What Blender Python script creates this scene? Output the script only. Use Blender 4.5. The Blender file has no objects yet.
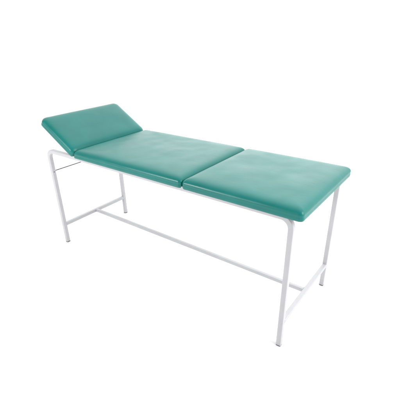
import bpy, bmesh, math, random
from mathutils import Vector, Matrix
random.seed(4)
S = bpy.context.scene
C = S.collection

# ------------------------------------------------------------------ sizes (metres)
L, W, H = 1.6572, 0.5618, 0.6830       # leg axes along / across, height of the rail axis
TB = 0.0240                          # square tube
HC = 0.1458                          # lower crossbar axis
RB = 0.048                           # bend radius of the side frames
YN, YF = -0.0200, 0.5890             # pad edges across
X1, X2, X3 = 0.2784, 1.1047, 1.7045  # headrest hinge, gap, foot end
T = 0.0515                           # pad thickness at its edge
LH, TH = 0.3360, 0.5470              # headrest length and tilt
ZB = H + 0.0028                     # the cover's lip hangs a little over the rail

WF, WB, WT, WX = .36, 2.38, .90, .55 # studio brightness: camera side, behind, overhead factor
RP, FP = 112, 34 # softbox powers

# ------------------------------------------------------------------ materials
def mat(name):
    m = bpy.data.materials.new(name); m.use_nodes = True
    nt = m.node_tree; b = nt.nodes['Principled BSDF']
    return m, nt, b
def node(nt, t, **kw):
    n = nt.nodes.new(t)
    for k, v in kw.items():
        if k in n.inputs: n.inputs[k].default_value = v
        else: setattr(n, k, v)
    return n

def vinyl():
    m, nt, b = mat('teal_vinyl'); l = nt.links.new
    tc = node(nt, 'ShaderNodeTexCoord')
    big = node(nt, 'ShaderNodeTexNoise', Scale=5.5, Detail=5.0, Roughness=0.6, Distortion=0.6)
    l(tc.outputs['Object'], big.inputs['Vector'])
    cr = node(nt, 'ShaderNodeValToRGB')
    cr.color_ramp.elements[0].position = 0.30; cr.color_ramp.elements[0].color = VIN[0]
    cr.color_ramp.elements[1].position = 0.72; cr.color_ramp.elements[1].color = VIN[1]
    l(big.outputs['Fac'], cr.inputs['Fac']); l(cr.outputs['Color'], b.inputs['Base Color'])
    # worn, softly polished sheen
    mid = node(nt, 'ShaderNodeTexNoise', Scale=6.0, Detail=4.0, Roughness=0.5, Distortion=0.5)
    l(tc.outputs['Object'], mid.inputs['Vector'])
    mr = node(nt, 'ShaderNodeMapRange'); mr.inputs['From Min'].default_value = .3; mr.inputs['From Max'].default_value = .7
    mr.inputs['To Min'].default_value = 0.25; mr.inputs['To Max'].default_value = 0.35
    l(mid.outputs['Fac'], mr.inputs['Value']); l(mr.outputs['Result'], b.inputs['Roughness'])
    b.inputs['IOR'].default_value = 1.43
    # leather grain + gentle slack in the cover
    gr = node(nt, 'ShaderNodeTexNoise', Scale=260.0, Detail=1.0); l(tc.outputs['Object'], gr.inputs['Vector'])
    b1 = node(nt, 'ShaderNodeBump', Strength=0.25, Distance=0.0003); l(gr.outputs['Fac'], b1.inputs['Height'])
    mp = node(nt, 'ShaderNodeMapping'); mp.inputs['Scale'].default_value = (1.0, 2.6, 1.0); mp.inputs['Rotation'].default_value = (0, 0, .25)
    l(tc.outputs['Object'], mp.inputs['Vector'])
    cz = node(nt, 'ShaderNodeTexNoise', Scale=17.0, Detail=3.0, Roughness=0.55); l(mp.outputs['Vector'], cz.inputs['Vector'])
    b2 = node(nt, 'ShaderNodeBump', Strength=0.2, Distance=0.0014); l(cz.outputs['Fac'], b2.inputs['Height'])
    l(b1.outputs['Normal'], b2.inputs['Normal']); l(b2.outputs['Normal'], b.inputs['Normal'])
    return m
VIN = ((0.001, 0.159, 0.140, 1), (0.003, 0.188, 0.166, 1))

def paint():
    m, nt, b = mat('white_powder_coat'); l = nt.links.new
    tc = node(nt, 'ShaderNodeTexCoord')
    n = node(nt, 'ShaderNodeTexNoise', Scale=9.0, Detail=4.0); l(tc.outputs['Object'], n.inputs['Vector'])
    cr = node(nt, 'ShaderNodeValToRGB')
    cr.color_ramp.elements[0].position = .3; cr.color_ramp.elements[0].color = (.485, .485, .505, 1)
    cr.color_ramp.elements[1].position = .7; cr.color_ramp.elements[1].color = (.525, .525, .545, 1)
    l(n.outputs['Fac'], cr.inputs['Fac']); l(cr.outputs['Color'], b.inputs['Base Color'])
    b.inputs['Roughness'].default_value = 0.36
    o = node(nt, 'ShaderNodeTexNoise', Scale=420.0, Detail=2.0); l(tc.outputs['Object'], o.inputs['Vector'])
    bp = node(nt, 'ShaderNodeBump', Strength=0.12, Distance=0.0003); l(o.outputs['Fac'], bp.inputs['Height'])
    l(bp.outputs['Normal'], b.inputs['Normal'])
    return m

def simple(name, col, rough, metal=0, var=0.15, scale=40):
    m, nt, b = mat(name); l = nt.links.new
    tc = node(nt, 'ShaderNodeTexCoord')
    n = node(nt, 'ShaderNodeTexNoise', Scale=float(scale), Detail=4.0); l(tc.outputs['Object'], n.inputs['Vector'])
    cr = node(nt, 'ShaderNodeValToRGB')
    cr.color_ramp.elements[0].position = .3; cr.color_ramp.elements[0].color = tuple(c*(1-var) for c in col)+(1,)
    cr.color_ramp.elements[1].position = .7; cr.color_ramp.elements[1].color = tuple(min(1, c*(1+var)) for c in col)+(1,)
    l(n.outputs['Fac'], cr.inputs['Fac']); l(cr.outputs['Color'], b.inputs['Base Color'])
    b.inputs['Roughness'].default_value = rough; b.inputs['Metallic'].default_value = metal
    return m

M_V = vinyl(); M_P = paint()
M_STEEL = simple('bare_steel', (.10, .10, .10), .35, 1.0)
M_CAP = simple('grey_plastic', (.09, .09, .095), .5)
M_BOARD = simple('white_backing_board', (.70, .70, .70), .6, 0, .05, 14)
M_FLOOR = simple('white_studio_paper', (.93, .93, .93), .85, 0, .006, 1.3)
M_FLOOR.node_tree.nodes['Principled BSDF'].inputs['Specular IOR Level'].default_value = 0.1

# ------------------------------------------------------------------ helpers
def link(name, bm, m, parent=None, smooth=True):
    me = bpy.data.meshes.new(name); bmesh.ops.recalc_face_normals(bm, faces=bm.faces)
    bm.to_mesh(me); bm.free(); me.materials.append(m)
    for p in me.polygons: p.use_smooth = smooth
    o = bpy.data.objects.new(name, me); C.objects.link(o)
    if parent: o.parent = parent
    return o

def section(s, r, n=4):
    """rounded square, half size s/2, counter-clockwise"""
    h = s/2 - r; pts = []
    for cx, cy, a0 in ((h, h, 0), (-h, h, 90), (-h, -h, 180), (h, -h, 270)):
        for i in range(n+1):
            a = math.radians(a0 + 90*i/n)
            pts.append((cx + r*math.cos(a), cy + r*math.sin(a)))
    return pts

def sweep(path, up, s=TB, r=0.0032, caps=(True, True), sc=None):
    """square tube along path; up = constant axis perpendicular to the path's plane"""
    bm = bmesh.new(); up = Vector(up).normalized(); P = [Vector(p) for p in path]; rings = []
    sec = section(s, r)
    for i, p in enumerate(P):
        t = (P[min(i+1, len(P)-1)] - P[max(i-1, 0)]).normalized()
        n = t.cross(up).normalized()
        q = sc[i] if sc else 1
        rings.append([bm.verts.new(p + (n*a + up*b)*q) for a, b in sec])
    k = len(sec)
    for a, b in zip(rings, rings[1:]):
        for j in range(k): bm.faces.new((a[j], a[(j+1) % k], b[(j+1) % k], b[j]))
    if caps[0]: bm.faces.new(rings[0][::-1])
    if caps[1]: bm.faces.new(rings[-1])
    return bm

def flat_shade_fix(o, ang=40):
    me = o.data
    bm = bmesh.new(); bm.from_mesh(me)
    for e in bm.edges:
        if len(e.link_faces) == 2 and e.calc_face_angle(0) > math.radians(ang): e.smooth = False
    bm.to_mesh(me); bm.free()

def tube(name, a, b, up, parent, s=TB, caps=(True, True), n=2, r=0.0032):
    a, b = Vector(a), Vector(b)
    o = link(name, sweep([a.lerp(b, i/(n-1)) for i in range(n)], up, s, r, caps), M_P, parent)
    flat_shade_fix(o); return o

def bar(name, a, b, up, parent, s):
    """a welded-in bar: its ends swell into a small bead"""
    a, b = Vector(a), Vector(b); d = (b-a).normalized(); P, q = [], []
    for e, k in ((0, 1.07), (.0012, 1.06), (.0024, 1.03), (.0036, 1.0)): P.append(a+d*e); q.append(k)
    for e, k in ((.0036, 1.0), (.0024, 1.03), (.0012, 1.06), (0, 1.07)): P.append(b-d*e); q.append(k)
    o = link(name, sweep(P, up, s, .0032, sc=q), M_P, parent); flat_shade_fix(o, 50); return o

def cyl(name, a, b, r, m, parent, seg=24, bev=0.0):
    a, b = Vector(a), Vector(b); d = (b-a); ln = d.length; d.normalize()
    q = d.to_track_quat('Z', 'Y'); bm = bmesh.new()
    prof = [(0, 0), (r-bev, 0)] + ([(r, bev), (r, ln-bev)] if bev else [(r, 0), (r, ln)][:2]) + [(r-bev, ln), (0, ln)]
    if not bev: prof = [(0, 0), (r, 0), (r, ln), (0, ln)]
    rings = []
    for rr, z in prof:
        if rr == 0: rings.append([bm.verts.new(a + q @ Vector((0, 0, z)))])
        else: rings.append([bm.verts.new(a + q @ Vector((rr*math.cos(2*math.pi*i/seg), rr*math.sin(2*math.pi*i/seg), z))) for i in range(seg)])
    for A, B in zip(rings, rings[1:]):
        for i in range(seg):
            j = (i+1) % seg
            if len(A) == 1: bm.faces.new((A[0], B[i], B[j]))
            elif len(B) == 1: bm.faces.new((A[i], A[j], B[0]))
            else: bm.faces.new((A[i], A[j], B[j], B[i]))
    o = link(name, bm, m, parent); flat_shade_fix(o, 35); return o

def box(name, lo, hi, m, parent, bev=0.001):
    bm = bmesh.new(); bmesh.ops.create_cube(bm, size=1)
    for v in bm.verts:
        v.co = Vector([lo[i] + (v.co[i]+.5)*(hi[i]-lo[i]) for i in range(3)])
    bmesh.ops.bevel(bm, geom=bm.edges[:], offset=bev, segments=2, affect='EDGES', profile=.5)
    return link(name, bm, m, parent, False)

# ------------------------------------------------------------------ upholstered pad
def outline(a0, a1, b0, b1, d, r, nl=90, nw=60, nc=18):
    """points round a rounded rectangle [a0,a1]x[b0,b1] set in by d"""
    x0, x1, y0, y1 = a0+d, a1-d, b0+d, b1-d
    r = max(r-d*.35, 0.010); r = min(r, (y1-y0)/2*.98, (x1-x0)/2*.98)
    P = []
    def side(p, q, n):
        for i in range(1, n): P.append((p[0]+(q[0]-p[0])*i/n, p[1]+(q[1]-p[1])*i/n))
    def arc(cx, cy, a):
        for i in range(nc+1):
            t = math.radians(a+90*i/nc); P.append((cx+r*math.cos(t), cy+r*math.sin(t)))
    arc(x1-r, y1-r, 0); side((x1-r, y1), (x0+r, y1), nl)
    arc(x0+r, y1-r, 90); side((x0, y1-r), (x0, y0+r), nw)
    arc(x0+r, y0+r, 180); side((x0+r, y0), (x1-r, y0), nl)
    arc(x1-r, y0+r, 270); side((x1, y0+r), (x1, y1-r), nw)
    return P

from mathutils import noise
def pad(name, ln, parent, mitre0=0.0, mitre1=0.0, rad=0.020, crown=0.004, seed=0.0, rnd=1.0, T=T):
    """local: x 0..ln, y YN..YF, z 0..T; mitre leans an end face by tan(mitre)"""
    bm = bmesh.new()
    prof = [(.016, .0095), (.0068, .0095), (.0062, .0010), (.0045, .0), (.0025, .0008), (.0012, .0025), (.0004, .005), (.0, .009), (.0004, .0145),
            (.0012, .0185), (.0008, .0215), (.0008, .0255), (.0020, .030), (.0045, .0347), (.0085, .0389), (.0135, .0422),
            (.0195, .0447), (.0265, .0463), (.035, .0473), (.045, .0479), (.058, .0482)]
    prof = [(d*(rnd if z > .02 else 1), z*T/.0482) for d, z in prof]
    half = (YF-YN)/2; D = prof[-1][0]
    lim = min(half, ln/2)
    k = 1
    while D + .01*k < lim-.006: prof.append((D+.01*k, T)); k += 1
    prof.append((lim-.003, T))
    rings = []
    for d, z in prof:
        ring = []
        for x, y in outline(0, ln, YN, YF, d, rad):
            zz = z
            if z > .02*T/.0482:
                ex = max(0, min(x, ln-x)-.004); ey = max(0, min(y-YN, YF-y)-.004)
                w = (1-math.exp(-ex/.06))*(1-math.exp(-ey/.06))
                zz += crown*w
                # slack cover: slight irregular swells, a wavering shoulder
                v = Vector((x*6+seed, y*6, seed*1.7))
                zz += .0026*noise.noise(v)*w + .0010*noise.noise(v*2.3)*w
            s = .0010*noise.noise(Vector((x*9+seed*3, y*9, z*30)))*min(1, z/.015)*(1 if d < .03 else 0)
            cd = min(math.hypot(x-a, y-b) for a in (0, ln) for b in (YN, YF))   # the cover is tucked at the corners
            pk = noise.noise(Vector((x*95+seed, y*95, z*9)))*math.exp(-(cd/.030)**2)*min(1, z/.006)*max(0, 1-z/.046)
            s += .0022*pk
            xx, yy = x, y
            if d < .03:
                if y < YN+.03: yy += s
                if y > YF-.03: yy -= s
                if x > ln-.03 and not mitre1: xx -= s
                if x < .03 and not mitre0: xx += s
            # mitre falls off away from the end
            f0 = max(0, 1-xx/.10); f1 = max(0, 1-(ln-xx)/.10)
            xx += z*math.tan(mitre0)*f0 - z*math.tan(mitre1)*f1
            ring.append(bm.verts.new((xx, yy, zz)))
        rings.append(ring)
    n = len(rings[0])
    for A, B in zip(rings, rings[1:]):
        for i in range(n): bm.faces.new((A[i], A[(i+1) % n], B[(i+1) % n], B[i]))
    bm.faces.new(rings[0][::-1]); bm.faces.new(rings[-1])
    o = link(name, bm, M_V, parent)
    return o

# ------------------------------------------------------------------ the couch
couch = bpy.data.objects.new('examination_couch', None); C.objects.link(couch)
couch.empty_display_size = .2
couch['label'] = 'long examination couch with teal vinyl pads, raised headrest and white square tube frame'
couch['category'] = 'examination couch'

FZ = 0.006                             # floor level
CAPH = FZ + 0.006
def leg(x, y):
    o = tube('leg', (x, y, CAPH), (x, y, H-RB), (0, 1, 0), couch, caps=(True, False))
    bm = bmesh.new()
    rings = []
    for s, z in ((TB*.80, FZ), (TB*.93, FZ+.0012), (TB*.96, CAPH-.0004), (TB*.86, CAPH-.0002), (TB*.84, CAPH+.004)):
        rings.append([bm.verts.new((x+a, y+b, z)) for a, b in section(s, .003)])
    k = len(rings[0])
    for A, B in zip(rings, rings[1:]):
        for j in range(k): bm.faces.new((A[j], A[(j+1) % k], B[(j+1) % k], B[j]))
    bm.faces.new(rings[0][::-1]); bm.faces.new(rings[-1])
    f = link('foot_cap', bm, M_CAP, o); flat_shade_fix(f)
    return o
legs = {(i, j): leg(x, y) for i, x in enumerate((0, L)) for j, y in enumerate((0, W))}

def rail(y):
    P = [(0, y, H-RB), (0, y, H-RB+.0008)]
    for i in range(1, 17):
        a = math.pi - math.pi/2*i/16; P.append((RB+RB*math.cos(a), y, H-RB+RB*math.sin(a)))
    for i in range(1, 8): P.append((RB+(L-2*RB)*i/8, y, H))
    for i in range(0, 17):
        a = math.pi/2*(1-i/16); P.append((L-RB+RB*math.cos(a), y, H-RB+RB*math.sin(a)))
    P[-1] = (L, y, H-RB+.0008); P.append((L, y, H-RB))
    o = link('side_rail', sweep(P, (0, 1, 0), caps=(False, False)), M_P, couch); flat_shade_fix(o); return o
rail(0); rail(W)

h = TB/2
for x in (0, L):
    bar('crossbar', (x, h-.0002, HC), (x, W-h+.0002, HC), (1, 0, 0), couch, .0222)
bar('stretcher', (.0109, W/2, HC), (L-.0109, W/2, HC), (0, 1, 0), couch, .0205)
for x in (X1+.07, X2-.06, X3-.12):        # hidden cross members that carry the pads
    tube('cross_member', (x, h-.0002, H-.0005), (x, W-h+.0002, H-.0005), (1, 0, 0), couch, s=.0238)

# steel support rod through the head legs, bolt heads outside
ZR = 0.543
rod = cyl('support_rod', (0.002, .0122, ZR), (0.002, W-.0122, ZR), .0026, M_STEEL, couch)
for y in (-.001, W+.001):
    cyl('bolt', (h, y, ZR-.004), (h+.0018, y, ZR-.004), .0030, M_STEEL, rod, 16, .0006)

# pads
mid = pad('body_pad', X2-X1-.0014, couch, mitre0=TH/2, rad=.017, seed=3.1, crown=.007); mid.location = (X1+.0004, 0, ZB)
mid['label'] = 'long middle pad'
foot = pad('leg_pad', X3-X2-.0014, couch, rad=.018, seed=11.4, crown=.008); foot.location = (X2+.0014, 0, ZB)
foot['label'] = 'foot end pad, paler and shinier on top'
head = pad('headrest', LH, couch, mitre1=TH/2, rad=.034, seed=7.7, crown=.005, T=.055)
HX = .0062                            # the headrest is the thicker pad
head.location = (X1-.0006-LH*math.cos(TH)-HX*math.sin(TH), 0, ZB+LH*math.sin(TH)-HX*math.cos(TH)); head.rotation_euler = (0, TH, 0)
head['label'] = 'tilted headrest pad'
for p, ln in ((mid, X2-X1), (foot, X3-X2), (head, LH)):
    bm_o = box('base_board', (.015, YN+.0085, .0068), (ln-.015, YF-.0085, .0094), M_BOARD, p, .0004)
# struts holding the headrest up, out of sight under it
for y in (.36, .50):
    top = (X1-.17*math.cos(TH), y, ZB+.17*math.sin(TH)-.004)
    cyl('headrest_strut', (0.004, y, ZR+.003), top, .004, M_STEEL, couch)
for y in (.10, .47):
    cyl('hinge', (X1, y, ZB-.008), (X1, y+.05, ZB-.008), .0045, M_STEEL, couch, 16)

# ------------------------------------------------------------------ white studio floor
bm = bmesh.new()
v = [[bm.verts.new((-60+120*i/24, -60+120*j/24, FZ)) for j in range(25)] for i in range(25)]
for A, B in zip(v, v[1:]):
    for j in range(24): bm.faces.new((A[j], B[j], B[j+1], A[j+1]))
o = link('floor', bm, M_FLOOR); o['kind'] = 'structure'

# ------------------------------------------------------------------ lamps
def area(name, loc, target, sx, sy, power, col=(1, 1, 1)):
    d = bpy.data.lights.new(name, 'AREA'); d.shape = 'RECTANGLE'; d.size = sx; d.size_y = sy; d.energy = power; d.color = col
    o = bpy.data.objects.new(name, d); C.objects.link(o); o.location = loc
    o.rotation_euler = (Vector(target)-Vector(loc)).to_track_quat('-Z', 'Y').to_euler(); return o
area('right_softbox', (4.6, .4, 2.8), (1.0, .3, .6), 2.4, 2.0, RP)
area('front_strip_softbox', (-.35, -2.1, 1.25), (.5, 0, .68), 1.1, .45, FP)

# bright white studio all round: brightest low behind the couch, dimmer overhead and on the camera's side
w = bpy.data.worlds.new('World'); S.world = w; w.use_nodes = True
nt = w.node_tree; bg = nt.nodes['Background']
tc = node(nt, 'ShaderNodeTexCoord'); sp = node(nt, 'ShaderNodeSeparateXYZ'); nt.links.new(tc.outputs['Generated'], sp.inputs[0])
def ramp(src, a, b, va, vb):
    r = node(nt, 'ShaderNodeMapRange'); r.interpolation_type = 'SMOOTHSTEP'
    for k, x in (('From Min', a), ('From Max', b), ('To Min', va), ('To Max', vb)): r.inputs[k].default_value = x
    nt.links.new(src, r.inputs['Value']); return r.outputs['Result']
def mul(a, b):
    m = node(nt, 'ShaderNodeMath'); m.operation = 'MULTIPLY'; nt.links.new(a, m.inputs[0]); nt.links.new(b, m.inputs[1]); return m.outputs[0]
side = ramp(sp.outputs['Y'], -.75, .45, WF, WB)
high = ramp(sp.outputs['Z'], .25, .85, 1.0, WT)
right = ramp(sp.outputs['X'], -.05, .55, 1.0, WX)
left = ramp(sp.outputs['X'], -.80, -.40, .72, 1.0)
nt.links.new(mul(mul(side, high), mul(right, left)), bg.inputs[1])
bg.inputs[0].default_value = (1, 1, 1, 1)

# ------------------------------------------------------------------ camera
cam = bpy.data.cameras.new('camera'); co = bpy.data.objects.new('camera', cam); C.objects.link(co)
co.location = (2.13435, -1.23149, 1.3585); co.rotation_euler = (1.09448, .02126, .64497)
cam.sensor_width = 36; cam.lens = 36*365.648/400
cam.shift_x = 2.275/400; cam.shift_y = 16.222/400; cam.clip_start = .05; cam.clip_end = 100
S.camera = co
S.view_settings.view_transform = 'Standard'; S.view_settings.look = 'None'; S.view_settings.gamma = 1
S.view_settings.exposure = 0.0
S.render.engine = 'CYCLES'
